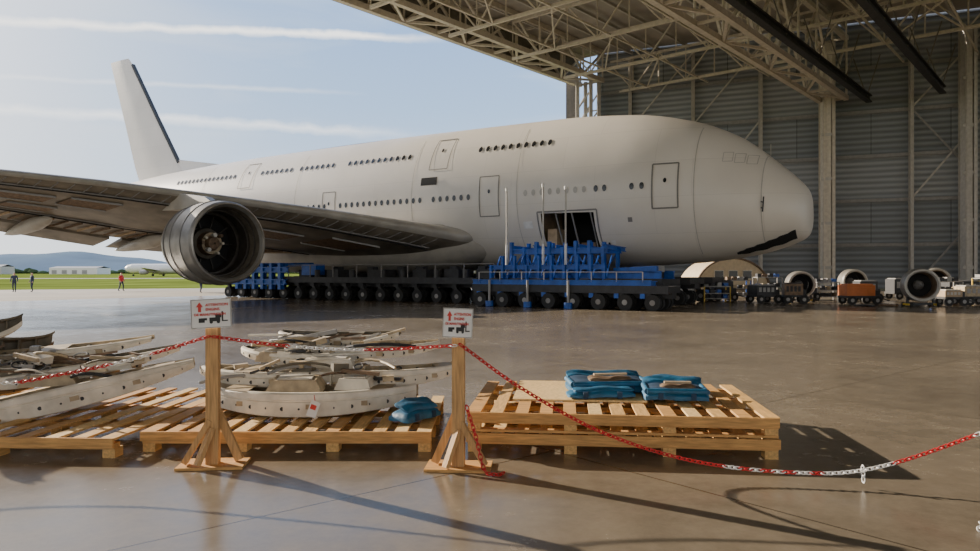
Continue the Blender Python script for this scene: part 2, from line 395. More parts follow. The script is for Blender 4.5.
def fus_mat():
    m=bpy.data.materials.new('fuselage_paint'); m.use_nodes=True; nt=m.node_tree; N=nt.nodes; L=nt.links.new
    b=N['Principled BSDF']; b.inputs['Roughness'].default_value=.36
    tc=N.new('ShaderNodeTexCoord'); sp=N.new('ShaderNodeSeparateXYZ'); L(tc.outputs['Object'],sp.inputs[0])
    cb=N.new('ShaderNodeCombineXYZ'); L(sp.outputs['X'],cb.inputs[0]); L(sp.outputs['Z'],cb.inputs[1])
    bk=N.new('ShaderNodeTexBrick'); bk.offset=.37; bk.inputs['Scale'].default_value=1; bk.inputs['Brick Width'].default_value=5.3; bk.inputs['Row Height'].default_value=1.9
    bk.inputs['Mortar Size'].default_value=.010; bk.inputs['Color1'].default_value=(.71,.665,.595,1); bk.inputs['Color2'].default_value=(.735,.69,.62,1); bk.inputs['Mortar'].default_value=(.62,.58,.52,1)
    L(cb.outputs[0],bk.inputs['Vector'])
    nz=N.new('ShaderNodeTexNoise'); nz.inputs['Scale'].default_value=.35; nz.inputs['Detail'].default_value=6; nz.inputs['Roughness'].default_value=.5; L(tc.outputs['Object'],nz.inputs['Vector'])
    r=N.new('ShaderNodeValToRGB'); r.color_ramp.elements[0].position=.3; r.color_ramp.elements[0].color=(.93,.925,.92,1); r.color_ramp.elements[1].position=.7; r.color_ramp.elements[1].color=(1.03,1.03,1.03,1)
    L(nz.outputs['Fac'],r.inputs['Fac'])
    mx=N.new('ShaderNodeMix'); mx.data_type='RGBA'; mx.blend_type='MULTIPLY'; mx.inputs[0].default_value=1
    L(bk.outputs['Color'],mx.inputs[6]); L(r.outputs[0],mx.inputs[7]); L(mx.outputs[2],b.inputs['Base Color'])
    return m
M['fus']=fus_mat()
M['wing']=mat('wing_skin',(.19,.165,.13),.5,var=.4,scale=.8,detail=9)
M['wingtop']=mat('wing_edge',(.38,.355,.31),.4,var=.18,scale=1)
M['nac']=mat('nacelle_skin',(.24,.22,.19),.42,.3,var=.25,scale=1.5)
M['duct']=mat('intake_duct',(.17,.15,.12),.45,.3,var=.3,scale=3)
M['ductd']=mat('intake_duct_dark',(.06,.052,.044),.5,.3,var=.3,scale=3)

ss=sorted(set([0,.02,.05,.1,.15,.2,.3,.4,.5,.65,.8,1,1.2,1.4,1.6,1.8,2.05,2.3,2.6,2.9,3.25,3.6,4,4.5,5,5.5,6,6.6,7.2,8,8.8,9.6,10.7,11.6,12.4,13.2,14.0]+[15+i for i in range(0,57)]+[72]))
SO0,SO1,ZO0,ZO1=10.7,14.0,3.0,5.1
angs=[2*math.pi*i/72 for i in range(72)]
aA,aB=ang_for(12.3,ZO1),ang_for(12.3,ZO0)
angs=[a for a in angs if min(abs(a-aA),abs(a-aB))>.035]+[aA,aB]; angs.sort()
n=len(angs); vs=[]; fs=[]
for s in ss:
    for a in angs: vs.append(spt(s,a))
fuse=MB(); norm=[]
for i in range(len(ss)-1):
    sm=(ss[i]+ss[i+1])/2
    for j in range(n):
        a0=angs[j]; a1=angs[(j+1)%n]+(2*math.pi if j==n-1 else 0); am=(a0+a1)/2
        if SO0<sm<SO1 and aA<am<aB: continue
        norm.append((i*n+j,i*n+(j+1)%n,(i+1)*n+(j+1)%n,(i+1)*n+j))
fuse.add(vs,norm,'fus'); fuse.add(vs[:n],[tuple(range(n))],'fus')
fuse.build('fuselage',plane,smooth=True,merge=True,angle=60)
mb=MB()
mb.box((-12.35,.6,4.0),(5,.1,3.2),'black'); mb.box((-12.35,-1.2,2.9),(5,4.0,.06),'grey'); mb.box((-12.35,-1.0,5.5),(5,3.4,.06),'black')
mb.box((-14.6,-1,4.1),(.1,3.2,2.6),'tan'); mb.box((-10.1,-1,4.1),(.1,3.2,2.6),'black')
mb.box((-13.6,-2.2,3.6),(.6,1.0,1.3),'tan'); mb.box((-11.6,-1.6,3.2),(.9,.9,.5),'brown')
for s in (10.95,12.1,13.1): mb.beam(surf(s,5.1,-.15),surf(s,3.0,-.15),.07,.07,'grey')
mb.build('cargo_hold',plane)
mb=MB()
def win(s,z,rx=.13,rz=.19,k='glass'):
    c=surf(s,z,.03); ring=[surf(s+rx*math.cos(q*math.pi/5),z+rz*math.sin(q*math.pi/5),.03) for q in range(10)]
    mb.add([c]+ring,[(0,1+q,1+(q+1)%10) for q in range(10)],k)
def patch(s0,s1,z0,z1,k,off=.025,ns=3,nz=5):
    g=[surf(s0+(s1-s0)*i/ns,z0+(z1-z0)*j/nz,off) for i in range(ns+1) for j in range(nz+1)]
    mb.add(g,[(i*(nz+1)+j,(i+1)*(nz+1)+j,(i+1)*(nz+1)+j+1,i*(nz+1)+j+1) for i in range(ns) for j in range(nz)],k)
def door(s0,s1,z0,z1,t=.06,k='outline',panel=None,window=True):
    if panel: patch(s0,s1,z0,z1,panel,.02,2,10)
    patch(s0-t/2,s0+t/2,z0,z1,k,.035,1,10); patch(s1-t/2,s1+t/2,z0,z1,k,.035,1,10)
    patch(s0,s1,z0-t/2,z0+t/2,k,.035,4,1); patch(s0,s1,z1-t/2,z1+t/2,k,.035,4,1)
    if window: win((s0+s1)/2,z0+(z1-z0)*.62,.09,.13)
def row(s0,s1,z,pitch=.53,k='glass',skip=()):
    s=s0;i=0
    while s<=s1:
        if i not in skip: win(s,z,k=k)
        s+=pitch;i+=1
row(13.7,18.5,9.3); row(24.0,38.4,9.3,skip=(11,12,20)); row(41.5,49,9.25)
row(18.9,29.6,6.32,skip=(6,)); row(31,44,6.32)
for s in (7.9,8.45,10.0,10.5): win(s,6.34)
for s in [11.2+.53*i for i in range(8)]: win(s,6.34,k='faint')
door(6.0,7.35,5.1,7.45,.08); door(16.75,18.1,5.1,7.5); door(20.7,22.1,8.25,10.3); door(39.2,40.6,8.2,10.2); door(30.0,31.2,5.2,7.3)
patch(21.35,22.6,7.25,7.75,'black',.03)
door(10.5,14.2,2.9,5.2,.09,'seam',window=False)
door(22.3,24.6,3.2,4.6,.05,'outline',window=False)
patch(14.6,15.2,4.3,4.7,'patch'); patch(8.5,8.75,4.45,4.7,'seam'); patch(9.7,9.95,3.3,3.5,'patch')
for i in range(3): door(2.35+.55*i,2.8+.55*i,7.25+.08*i,7.75+.08*i,.03,'faint',window=False)
for z in (4.95,5.25): mb.cyl(surf(2.0,z,0),surf(2.0,z,.28),.03,'dark')
mb.beam(surf(1.9,5.5,.25),surf(1.95,4.75,.25),.06,.05,'dark')
for s in (2.05,5.2,15.5,23.3,34,45): 
    for (za,zb_) in ((2.6,5.5),(5.5,8.5),(8.5,10.4)):
        zt=interp(s,1)
        patch(s-.02,s+.02,max(za,interp(s,2)+.4),min(zb_,zt-.35),'faint',.02,1,10)
g=[]; ns=16
for i in range(ns+1):
    s=.62+2.9*i/ns; zb=interp(s,2); wdt=.34*(1-(i/ns))**.6+.09
    zz0=zb+.14; 
    g.append(surf(s,zz0+.02*math.sin(i*1.3),.03)); g.append(surf(s,zz0+wdt*.5,.03)); g.append(surf(s,zz0+wdt+.02*math.sin(i*2.1),.03))
mb.add(g,[(3*i+a,3*i+3+a,3*i+4+a,3*i+1+a) for i in range(ns) for a in (0,1)],'black')
mb.build('windows_and_doors',plane)
mb=MB(); bs=[(17,.4,.3),(18.5,2.6,1.2),(21,3.6,1.9),(25,3.9,2.2),(34,3.9,2.2),(39,3.6,1.9),(42.5,2.6,1.1),(44,.4,.3)]
vs=[]; m_=32
for (s,w_,h) in bs:
    for i in range(m_):
        a=2*math.pi*i/m_; c,s_=math.cos(a),math.sin(a)
        vs.append((-s,w_*math.copysign(abs(c)**.75,c),3.75+h*math.copysign(abs(s_)**.8,s_)))
mb.add(vs,[(i*m_+j,i*m_+(j+1)%m_,(i+1)*m_+(j+1)%m_,(i+1)*m_+j) for i in range(len(bs)-1) for j in range(m_)],'wingtop')
mb.build('belly_fairing',plane,smooth=True,merge=True)
# wings
wingT=[(2.5,18.7,38,3.9,3.3,.11),(3.6,19.5,37.3,4.0,3.3,.115),(6,21.4,37.6,4.45,3.45,.11),(10,24.4,38.4,5.15,3.65,.10),(15,28.1,39.8,5.85,4.1,.095),(19,31.1,42,6.35,4.9,.09),(22,33.4,43.4,6.65,5.4,.09),(26,36.4,45.2,7.0,6.05,.085),(33,41.6,48.6,7.6,7.0,.08),(40,46.9,52,8.1,7.8,.08)]
cs=[0,.004,.015,.04,.08,.14,.22,.32,.44,.56,.68,.8,.9,1.0]
def airf(c,t): return 5*t*(.2969*math.sqrt(c)-.126*c-.3516*c*c+.2843*c**3-.1036*c**4)
def wing(name,side):
    mb=MB(); vs=[]; m_=2*len(cs)-1
    def P(row,c,up):
        d,s0,s1,z0,z1,t=row; ch=s1-s0; z=z0+(z1-z0)*c**1.15+ (1 if up else -1)*airf(c,t)*ch*.95
        return (-(s0+ch*c),-side*d,z)
    for r_ in wingT:
        for c in reversed(cs): vs.append(P(r_,c,True))
        for c in cs[1:]: vs.append(P(r_,c,False))
    fu=[];fd=[]
    for i in range(len(wingT)-1):
        for j in range(m_-1):
            f=(i*m_+j,i*m_+j+1,(i+1)*m_+j+1,(i+1)*m_+j)
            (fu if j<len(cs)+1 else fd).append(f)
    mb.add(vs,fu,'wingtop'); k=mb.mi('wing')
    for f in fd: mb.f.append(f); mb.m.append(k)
    mb.add(vs[-m_:],[tuple(range(m_))],'wingtop')
    mb.build(name,plane,smooth=True,merge=True,angle=50)
    mb=MB()
    def at(d,c,up=False,off=0):
        for i in range(len(wingT)-1):
            if wingT[i][0]<=d<=wingT[i+1][0]:
                q=(d-wingT[i][0])/(wingT[i+1][0]-wingT[i][0]); r_=[a+(b-a)*q for a,b in zip(wingT[i],wingT[i+1])]
                p=P(r_,c,up); return Vector((p[0],p[1],p[2]+off))
    for d in (8.5,13,18.5,22.5,28,33.5):
        a=at(d,.62,off=-.05); b=at(d,1.0,off=-.35)
        ax=(b-a)+Vector((-1.4,0,-.2)); l=ax.length; rr=.42 if d<20 else .33
        mb.lathe(a-Vector((0,0,.2)),ax,[(0,.02),(l*.1,rr*.6),(l*.3,rr),(l*.6,rr*.9),(l*.85,rr*.5),(l,.03)],'wingtop',n=14)
    dd=[4.5+.6*i for i in range(56)]
    for i,d in enumerate(dd):
        if d<39.5:
            mb.beam(at(d,.02,off=-.02),at(d,.1,off=-.04),.05,.05,'seam')
    for c,k in ((.1,'seam'),(.12,'black'),(.66,'seam'),(.70,'black')):
        for i in range(18):
            d0=4+i*2; d1=min(d0+2,39.8)
            mb.beam(at(d0,c,off=-.03),at(d1,c,off=-.03),.14,.06,k)
    for (d0,d1,c0,c1) in ((17.5,19.5,.2,.35),(20,22.4,.22,.36),(23,25.5,.25,.4),(5.5,8,.2,.38),(9,12,.25,.4),(19,21,.45,.58)):
        q=[at(d0,c0,off=-.06),at(d1,c0,off=-.06),at(d1,c1,off=-.06),at(d0,c1,off=-.06)]
        mb.add(q,[(0,1,2,3)],'brown')
        mb.beam(q[0],q[1],.08,.1,'grey'); mb.beam(q[3],q[2],.08,.1,'grey')
    for (d0,d1) in ((4.5,13.5),(14.2,21.5),(22.2,29)):
        a0,a1=at(d0,.97),at(d1,.97)
        b0,b1=at(d0,1.0)+Vector((-1.5,0,-.55)),at(d1,1.0)+Vector((-1.5,0,-.55))
        mb.add([a0,a1,b1,b0,a0-Vector((0,0,.2)),a1-Vector((0,0,.2)),b1-Vector((0,0,.04)),b0-Vector((0,0,.04))],[(0,1,2,3),(4,5,6,7),(0,1,5,4),(0,3,7,4),(1,2,6,5),(2,3,7,6)],'wing')
    for i in range(40):
        d=5+i*.62; p=at(d,.72,off=-.05); q=at(d,.9,off=-.12)
        mb.beam(p,q,.07,.12,'brown' if i%3 else 'tan')
    mb.build(name+'_details',plane,smooth=True,angle=30)
wing('wing_right',1); wing('wing_left',-1)
def engine(name,s,d,z,side):
    e_=empty(name,(-s,-side*d,z)); e_.parent=plane; e_.rotation_euler=(0,0,math.radians(-9*side))
    mb=MB(); ax=(-1,0,0)
    mb.lathe((0,0,0),ax,[(.25,1.78),(.08,1.85),(0,1.91),(.05,1.98),(.2,2.05),(.9,2.12),(2.0,2.1),(3.0,1.95),(3.7,1.75),(3.7,1.55)],'nac',56,ks=['steel','nac','steel','nac','nac','nac','nac','nac','nac'])
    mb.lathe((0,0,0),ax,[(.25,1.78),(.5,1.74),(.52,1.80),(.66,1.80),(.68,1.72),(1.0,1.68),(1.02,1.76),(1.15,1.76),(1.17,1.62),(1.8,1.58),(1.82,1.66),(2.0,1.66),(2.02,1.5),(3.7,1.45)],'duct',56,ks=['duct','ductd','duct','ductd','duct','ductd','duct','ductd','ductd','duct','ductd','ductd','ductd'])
    for a,r in ((.9,2.10),(2.0,2.08),(3.0,1.95)): mb.torus((-a,0,0),Matrix.Rotation(math.pi/2,3,'Y'),r+.02,.03,'seam',56,6)
    mb.build('cowling',e_,smooth=True)
    mb=MB()
    mb.lathe((0,0,0),ax,[(1.5,.05),(1.55,.30),(1.8,.40),(1.8,.55),(2.2,.62),(2.3,.78),(2.6,.85),(3.8,.9),(5.4,.7),(6.2,.35),(6.8,.04)],'steel',32,ks=['brown','brown','cream','brown','duct','ductd','nac','nac','brown','brown'])
    for i in range(10):
        a=2*math.pi*i/10
        p=Vector((-2.5,math.cos(a)*.8,math.sin(a)*.8)); q=Vector((-2.5,math.cos(a)*1.52,math.sin(a)*1.52)); mb.beam(p,q,.12,.05,'ductd')
    mb.lathe((0,0,0),ax,[(2.8,.7),(2.8,1.5)],'black',32)
    for i,(a,r) in enumerate(((0,.42),(.8,.5),(1.5,.38),(2.6,.46),(3.1,.55),(4.0,.4),(5.1,.5))):
        mb.cyl((-2.0,math.cos(a)*r,math.sin(a)*r),(-1.5,math.cos(a)*r*1.1,math.sin(a)*r*1.1),.07+.02*(i%3),('cream2','brown','white')[i%3],8)
    mb.build('engine_core',e_,smooth=True)
    mb=MB(); zt=3.0
    mb.add([(-.9,-.2,1.85),(-.9,.2,1.85),(-5.2,.35,1.9),(-5.2,-.35,1.9),(-2.2,-.2,2.4),(-2.2,.2,2.4),(-6.5,.35,zt),(-6.5,-.35,zt),(-8.6,.12,2.0),(-8.6,-.12,2.0)],
      [(0,1,2,3),(0,1,5,4),(4,5,6,7),(0,4,7,3),(1,5,6,2),(3,7,9),(2,6,8),(6,7,9,8),(2,3,9,8)],'wingtop')
    mb.build('pylon',e_)
engine('engine_right',24.35,16.7,3.22,1); engine('engine_left',24.35,16.7,3.22,-1)
# fin
mb=MB()
prof=[(10.0,50.6,58.5,.5),(11.6,52.6,59.3,.42),(16,55.8,61.0,.3),(21.5,59.7,63.2,.16),(22.2,60.4,63.5,.1)]
vs=[]; fc=[0,.03,.1,.25,.45,.7,.95]
for (z,s0,s1,t) in prof:
    ch=s1-s0
    for c in fc: vs.append((-(s0+ch*c),t*math.sqrt(min(1,c*4))*(1 if c<.5 else 1-(c-.5)*.9),z))
    for c in reversed(fc): vs.append((-(s0+ch*c),-t*math.sqrt(min(1,c*4))*(1 if c<.5 else 1-(c-.5)*.9),z))
m_=2*len(fc)
fl=[];fe=[]
for i in range(len(prof)-1):
    for j in range(m_):
        f=(i*m_+j,i*m_+(j+1)%m_,(i+1)*m_+(j+1)%m_,(i+1)*m_+j)
        (fe if j in (m_-1,) else fl).append(f)
mb.add(vs,fl,'fus'); k=mb.mi('dark')
for f in fe: mb.f.append(f); mb.m.append(k)
mb.add(vs[-m_:],[tuple(range(m_))],'fus')
for (za,sa,zb_,sb) in ((11.6,52.6,16,55.8),(16,55.8,21.5,59.7)):
    mb.beam((-sa,0,za),(-sb,0,zb_),.3,.2,'dark')
mb.add([(-46.5,0,10.95),(-52.3,.25,10.6),(-52.3,-.25,10.6),(-52.8,0,11.9)],[(0,1,3),(0,2,3),(0,1,2),(1,2,3)],'fus')
mb.build('tail_fin',plane,smooth=True,angle=30)

# ---------------------------------------------------------------- transporter
def local(name,mb,**kw): return mb.build(name,loc=NOSE,rotz=ROT,**kw)
mb=MB()
def spmt(s0,s1,dc,w_=2.6,z=1.25,pitch=1.4):
    mb.box((-(s0+s1)/2,-dc,z),(s1-s0,w_,.3),'dark'); mb.box((-(s0+s1)/2,-dc,z-.23),(s1-s0,w_*.35,.35),'dark')
    for e1 in (dc-w_/2,dc+w_/2): mb.box((-(s0+s1)/2,-e1,z),(s1-s0,.06,.36),'dark')
    s=s0+.7;i=0
    while s<s1-.4:
        for dd in (dc-w_*.36,dc+w_*.36):
            for o in (-.22,.22):
                mb.cyl((-s,-(dd+o)-.12,.37),(-s,-(dd+o)+.12,.37),.37,'rubber',14)
                mb.cyl((-s,-(dd+o)-.13,.37),(-s,-(dd+o)+.13,.37),.13,'grey' if i%2 else 'seam',10)
            mb.beam((-s-.35,-dd,z-.3),(-s,-dd,.37),.18,.22,'dark'); mb.box((-s-.3,-dd,z-.25),(.35,.35,.3),'dark')
        s+=pitch;i+=1
spmt(5.6,38,5.6); spmt(5.6,38,1.2); spmt(5.6,38,-3.2); spmt(4.6,14.9,8.3,1.7,.95,1.3)
for s in [16,18.2,20.5,24,27.5,30]:
    mb.box((-s,-5.6,1.65),(1.0,1.6,.5),'dark'); mb.box((-s,-1,1.5),(.6,6,.3),'dark')
for s in [17,19,21.5,23,25.5,28.5]: mb.box((-s,-4.8,1.75),(.5,.5,.7),'dark'); mb.cyl((-s,-6.7,1.4),(-s,-6.7,1.9),.18,'dark',10)
for s in range(15,38,2): mb.beam((-s,-6.85,1.4),(-s,-6.85,2.2),.05,.05,'seam')
mb.beam((-15,-6.85,2.2),(-31,-6.85,2.2),.04,.04,'seam')
local('transport_trailer',mb)
mb=MB()
# open steel lifting frame: posts with gaps, top and bottom chords, cross ties
for dd in (6.5,4.6):
    mb.ibeam((-5.8,-dd,1.6),(-14.8,-dd,1.6),.3,.35,'blue',.06)
    mb.ibeam((-8.6,-dd,2.85),(-14.2,-dd,2.85),.22,.22,'blue',.05)
    for i in range(8):
        s=8.8+i*.76; mb.ibeam((-s,-dd,1.5),(-s,-dd,3.35-(.3 if i%3==0 else 0)),.16,.18,'blue',.035)
        if i<7: mb.beam((-s,-dd,1.75 if i%2 else 2.8),(-s-.76,-dd,2.8 if i%2 else 1.75),.06,.06,'blue')
for i in range(5):
    s=8.8+i*1.3; mb.ibeam((-s,-6.6,3.05),(-s,-3.6,2.95),.16,.2,'blue',.04)
mb.ibeam((-8.2,-7.5,2.0),(-14.9,-7.5,2.0),.18,.2,'blue',.04); mb.ibeam((-5.4,-9.1,1.25),(-14.9,-9.1,1.25),.2,.2,'blue',.04)
for i in range(10):
    s=8.3+i*.72
    mb.ibeam((-s,-7.55,1.1),(-s,-7.55,2.6 if i%3 else 2.1),.13,.15,'blue',.03)
    mb.beam((-s,-7.55,1.2),(-s,-6.6,2.6),.06,.06,'blue')
for i in range(8):
    s=5.8+i*1.25
    mb.ibeam((-s,-7.4,1.2),(-s,-9.1,1.2),.2,.2,'blue',.04); mb.box((-s,-9.05,.9),(.22,.2,.7),'blue'); mb.box((-s-.5,-8.6,1.28),(.45,.6,.3),'dark')
    mb.beam((-s,-9.1,1.3),(-s,-9.1,1.75),.04,.04,'lgrey')
mb.beam((-5.8,-9.1,1.75),(-14.5,-9.1,1.75),.03,.03,'lgrey')
for s in (9.4,11.6,13.8): mb.cyl((-s,-9.3,.3),(-s,-9.3,1.35),.06,'grey',10); mb.cyl((-s,-9.3,.02),(-s,-9.3,.3),.2,'blue',14)
mb.beam((-8.2,-6.5,1.8),(-6.0,-6.5,1.9),.3,.3,'blue'); mb.box((-7.2,-5.4,1.6),(1.8,1.8,.35),'dark'); mb.box((-6.4,-5.6,1.9),(.6,.9,.3),'grey')
for s in (9,10.4,11.8,13.2): mb.box((-s,-5.5,1.75),(.6,.8,.6),'dark')
for s in (9.5,13.5):
    mb.ibeam((-s,-6,1.75),(-s,3.6,1.75),.4,.4,'blue',.06); mb.box((-s,-1.8,1.98),(.5,1.2,.2),'dark'); mb.box((-s,1.8,1.98),(.5,1.2,.2),'dark')
for i in range(6):
    s=31.5+i*.85; mb.ibeam((-s,-7.05,.6),(-s,-7.05,2.35),.26,.3,'blue',.06); mb.beam((-s,-6.8,2.2),(-s,-4.2,2.3),.2,.2,'blue')
mb.ibeam((-30.8,-7.1,1.9),(-37,-7.1,1.9),.3,.3,'blue',.06); mb.ibeam((-31,-7.1,1.1),(-36.6,-7.1,1.1),.3,.3,'blue',.06)
mb.box((-29.3,-6.3,1.9),(1.3,.8,.7),'blue')
local('lifting_frame',mb)
for s,zt in ((14.2,6.2),(12.0,6.3),(10.7,6.1)):
    mb=MB(); mb.cyl((-s,-6.9,1.4),(-s,-6.9,zt),.045,'lgrey',10); mb.cyl((-s,-6.9,1.4),(-s,-6.9,3.2),.07,'white',10); mb.cyl((-s,-6.9,zt-.12),(-s,-6.9,zt+.05),.08,'white',10)
    mb.box((-s,-6.75,1.5),(.3,.5,.2),'blue'); local('support_pole',mb)

# ---------------------------------------------------------------- wooden pallets
def pallet(name,loc,yaw,Lx,Wy,layers,lh=.18):
    mb=MB()
    for l in range(layers):
        z0=l*lh
        n_=4
        for i in range(n_):
            x=-Lx/2+.06+(Lx-.12)*i/(n_-1)
            for j in range(4):
                y=-Wy/2+.08+(Wy-.16)*j/3
                mb.box((x,y,z0+.045),(.12,.14,.09),'wood2')
        for j in range(4):
            y=-Wy/2+.05+(Wy-.1)*j/3
            mb.box((0,y,z0+.045+.065),(Lx,.10,.055),'wood')
            if l: mb.box((0,y,z0+.012),(Lx,.10,.024),'wood')
        nb=13
        for i in range(nb):
            x=-Lx/2+.055+(Lx-.11)*i/(nb-1)
            mb.box((x+random.uniform(-.01,.01),0,z0+lh-.02-.0),(.125 if i not in (0,nb-1) else .14,Wy+random.uniform(-.03,.03),.022),random.choice(['wood2','wood2','osb','wood']))
        mb.box((0,-Wy/2-.012,z0+lh-.055),(Lx+random.uniform(-.02,.03),.024,.09),'wood')
    return mb.build(name,loc=loc,rotz=yaw)
PR=pallet('wooden_pallet',(1.34,7.85,0),math.radians(-6),2.92,2.0,2,.20)
pallet('wooden_pallet',(-1.98,8.0,0),math.radians(0),2.8,2.0,1,.21)
pallet('wooden_pallet',(-5.2,8.3,0),math.radians(-3),3.5,2.9,1,.20)
mb=MB(); mb.box((-.35,.30,.402),(1.4,1.3,.018),'osb'); mb.build('chipboard_sheet',loc=(1.32,7.85,.0),rotz=math.radians(-6))
def pad(name,loc,yaw,L_=.75,W_=.42,open_=True,tilt=.0,hh=.085):
    mb=MB(); nx,ny=16,10
    random.seed(int(loc[0]*1000)+5)
    ph=random.uniform(0,6)
    def slab(z0,th,cx,cy,lx,ly,k,tl=0):
        vs=[]
        for lay in (0,1):
            for i in range(nx+1):
                for j in range(ny+1):
                    u=2*i/nx-1; v=2*j/ny-1
                    e1=(1-abs(u)**10)*(1-abs(v)**8)
                    x=cx+lx/2*u*(1-.04*v**6); y=cy+ly/2*v*(1-.04*u**6)
                    z=z0+(th*(.5+.5*e1) if lay else th*(.1*(1-e1)))+.006*math.sin(5*u+ph)+.005*math.cos(4*v+3*u+ph)
                    z+=tl*(v+1)/2*ly
                    vs.append((x,y,z))
        m=(nx+1)*(ny+1); fs=[]
        for lay in (0,1):
            for i in range(nx):
                for j in range(ny):
                    a=lay*m+i*(ny+1)+j; fs.append((a,a+1,a+ny+2,a+ny+1))
        for i in range(nx):
            for jj in (0,ny): a=i*(ny+1)+jj; fs.append((a,a+ny+1,m+a+ny+1,m+a))
        for j in range(ny):
            for ii in (0,nx): a=ii*(ny+1)+j; fs.append((a,a+1,m+a+1,m+a))
        mb.add(vs,fs,k)
    slab(0.012,hh,0,0,L_,W_,'bluebag')
    if open_:
        slab(hh*.95,.03,0,-W_*.02,L_*.9,W_*.82,'bluedk',tilt*.6)
        slab(hh*.95+.02,.035,.03,-W_*.06,L_*.55,W_*.34,'brown',tilt)
        mb.box((.03,-W_*.05,hh+.068+tilt*W_*.4),(L_*.42,.05,.02),'tan',rz(.06))
        for (a,b) in (((-L_/2+.03,-W_/2+.03),(L_/2-.03,-W_/2+.03)),((-L_/2+.03,W_/2-.03),(L_/2-.03,W_/2-.03)),((-L_/2+.03,-W_/2+.03),(-L_/2+.03,W_/2-.03)),((L_/2-.03,-W_/2+.03),(L_/2-.03,W_/2-.03))):
            mb.cyl((a[0],a[1],hh*1.05),(b[0],b[1],hh*1.05+.005),.032,'bluebag',10)
        slab(hh*1.1,.04,0,W_*.48,L_*.94,W_*.30,'bluebag',.35)
    else: slab(hh*.95,hh*.6,.03,W_*.05,L_*.9,W_*.7,'bluebag',tilt)
    mb.box((-L_*.25,-W_*.5,hh*.6),(.05,.02,.07),'bluedk'); mb.box((L_*.25,-W_*.5,hh*.6),(.05,.02,.07),'bluedk')
    mb.build(name,loc=loc,rotz=yaw,smooth=True,angle=50)
pad('blue_cover',(1.32,8.12,.41),.05,.90,.5,True,.12,.10); pad('blue_cover',(1.18,7.70,.41),.06,.72,.26,False,0,.07)
pad('blue_cover',(1.95,7.62,.41),-.12,.66,.48,True,.05,.10); pad('blue_cover',(2.06,8.2,.41),-.35,.66,.42,False,.1,.08)

# ---------------------------------------------------------------- dismantled airframe parts
def crescent(mb,o,yaw,tilt,hs,sag,width,h,k='cream',k2='cream2',rise=.1,n=40,fill=(0,),holes=True,pw=.85,roll=0,hend=.45):
    Mx=rz(yaw)@rx_(tilt)@Matrix.Rotation(roll,3,'Y'); o=Vector(o)
    def X(x,y,z): return o+Mx@Vector((x,y,z))
    def row_(i):
        u=2*i/n-1; yo=-sag*(1-u*u)**pw; wd=width*(1-.55*u*u); hh=h*(1-hend*u*u); z=rise*u*u
        return u*hs,yo,wd,hh,z
    dep=.07; vs=[]
    P=[(.03,0),(.004,.04),(0,.12),(0,.62),(.016,.64),(.016,.70),(0,.72),(.01,.93),(.03,1.0),(dep,1.0),(dep,.95),(.04,.93),(.04,.07),(dep,.05),(dep,0)]
    for i in range(n+1):
        x,yo,wd,hh,z=row_(i)
        for (dy,f) in P: vs.append(X(x,yo+dy,z+hh*f))
    m=len(P)
    mb.add(vs,[(i*m+j,i*m+(j+1)%m,(i+1)*m+(j+1)%m,(i+1)*m+j) for i in range(n) for j in range(m)],k)
    mb.add(vs[:m],[tuple(range(m))],k); mb.add(vs[-m:],[tuple(range(m))],k)
    for i in range(n):
        x,yo,wd,hh,z=row_(i); x2,yo2,wd2,hh2,z2=row_(i+1)
        mb.add([X(x,yo+wd,z),X(x2,yo2+wd2,z2),X(x2,yo2+wd2,z2+hh2*.9),X(x,yo+wd,z+hh*.9),X(x,yo+wd+.03,z),X(x2,yo2+wd2+.03,z2),X(x2,yo2+wd2+.03,z2+hh2*.9),X(x,yo+wd+.03,z+hh*.9)],
               [(0,1,2,3),(4,5,6,7),(3,2,6,7),(0,1,5,4)],k2)
        if i%4==0: mb.beam(X(x,yo+dep*.5,z+hh*.5),X(x,yo+wd,z+hh*.45),.02,hh*.6,'olive' if i%8 else k2)
        if any(f<=i/n<f+.12 for f in fill if f>0):
            mb.add([X(x,yo+.02,z+hh*1.01),X(x2,yo2+.02,z2+hh2*1.01),X(x2,yo2+wd2,z2+hh2*.97),X(x,yo+wd,z+hh*.97)],[(0,1,2,3)],k2)
        mb.add([X(x,yo+.02,z+.02),X(x2,yo2+.02,z2+.02),X(x2,yo2+wd2,z2+.02),X(x,yo+wd,z+.02)],[(0,1,2,3)],'olive')
        if holes and i%3==2:
            p=X(x,yo+.013,z+hh*.36); q=X(x,yo-.001,z+hh*.36); mb.cyl(p,q,.022 if i%2 else .012,'dark',10)
        if i in (9,22,31): mb.box(X(x,yo-.004,z+hh*.45),(.09,.012,.05),'cream',Mx)
def clutter(mb,cx,cy,rx,ry,z0,z1,cnt,seed):
    random.seed(seed)
    for i in range(cnt):
        x=cx+random.uniform(-rx,rx); y=cy+random.uniform(-ry,ry); z=random.uniform(z0,z1)
        a=random.uniform(-.6,.6); k=random.choice(['cream','cream2','cream','grey','olive','brown','dark'])
        t=random.random()
        if t<.4:
            l=random.uniform(.2,.6); mb.beam((x-l/2*math.cos(a),y-l/2*math.sin(a),z),(x+l/2*math.cos(a),y+l/2*math.sin(a),z+random.uniform(-.06,.1)),random.uniform(.03,.07),random.uniform(.02,.05),k)
        elif t<.6: mb.box((x,y,z),(random.uniform(.08,.22),random.uniform(.08,.2),random.uniform(.04,.10)),k,rz(a)@Matrix.Rotation(random.uniform(-.3,.3),3,'Y'))
        elif t<.8:
            pts=[]; l=random.uniform(.2,.45); c_=random.uniform(-.2,.2)
            for q in range(7): u=q/3-1; pts.append((x+l*u*math.cos(a),y+l*u*math.sin(a)+c_*(1-u*u),z+.05*(1-u*u)))
            mb.tube(pts,random.uniform(.008,.02),k)
        else: mb.torus((x,y,z),rz(a)@rx_(random.uniform(.2,1.4)),random.uniform(.04,.08),.010,random.choice(['dark','steel']),16,6)
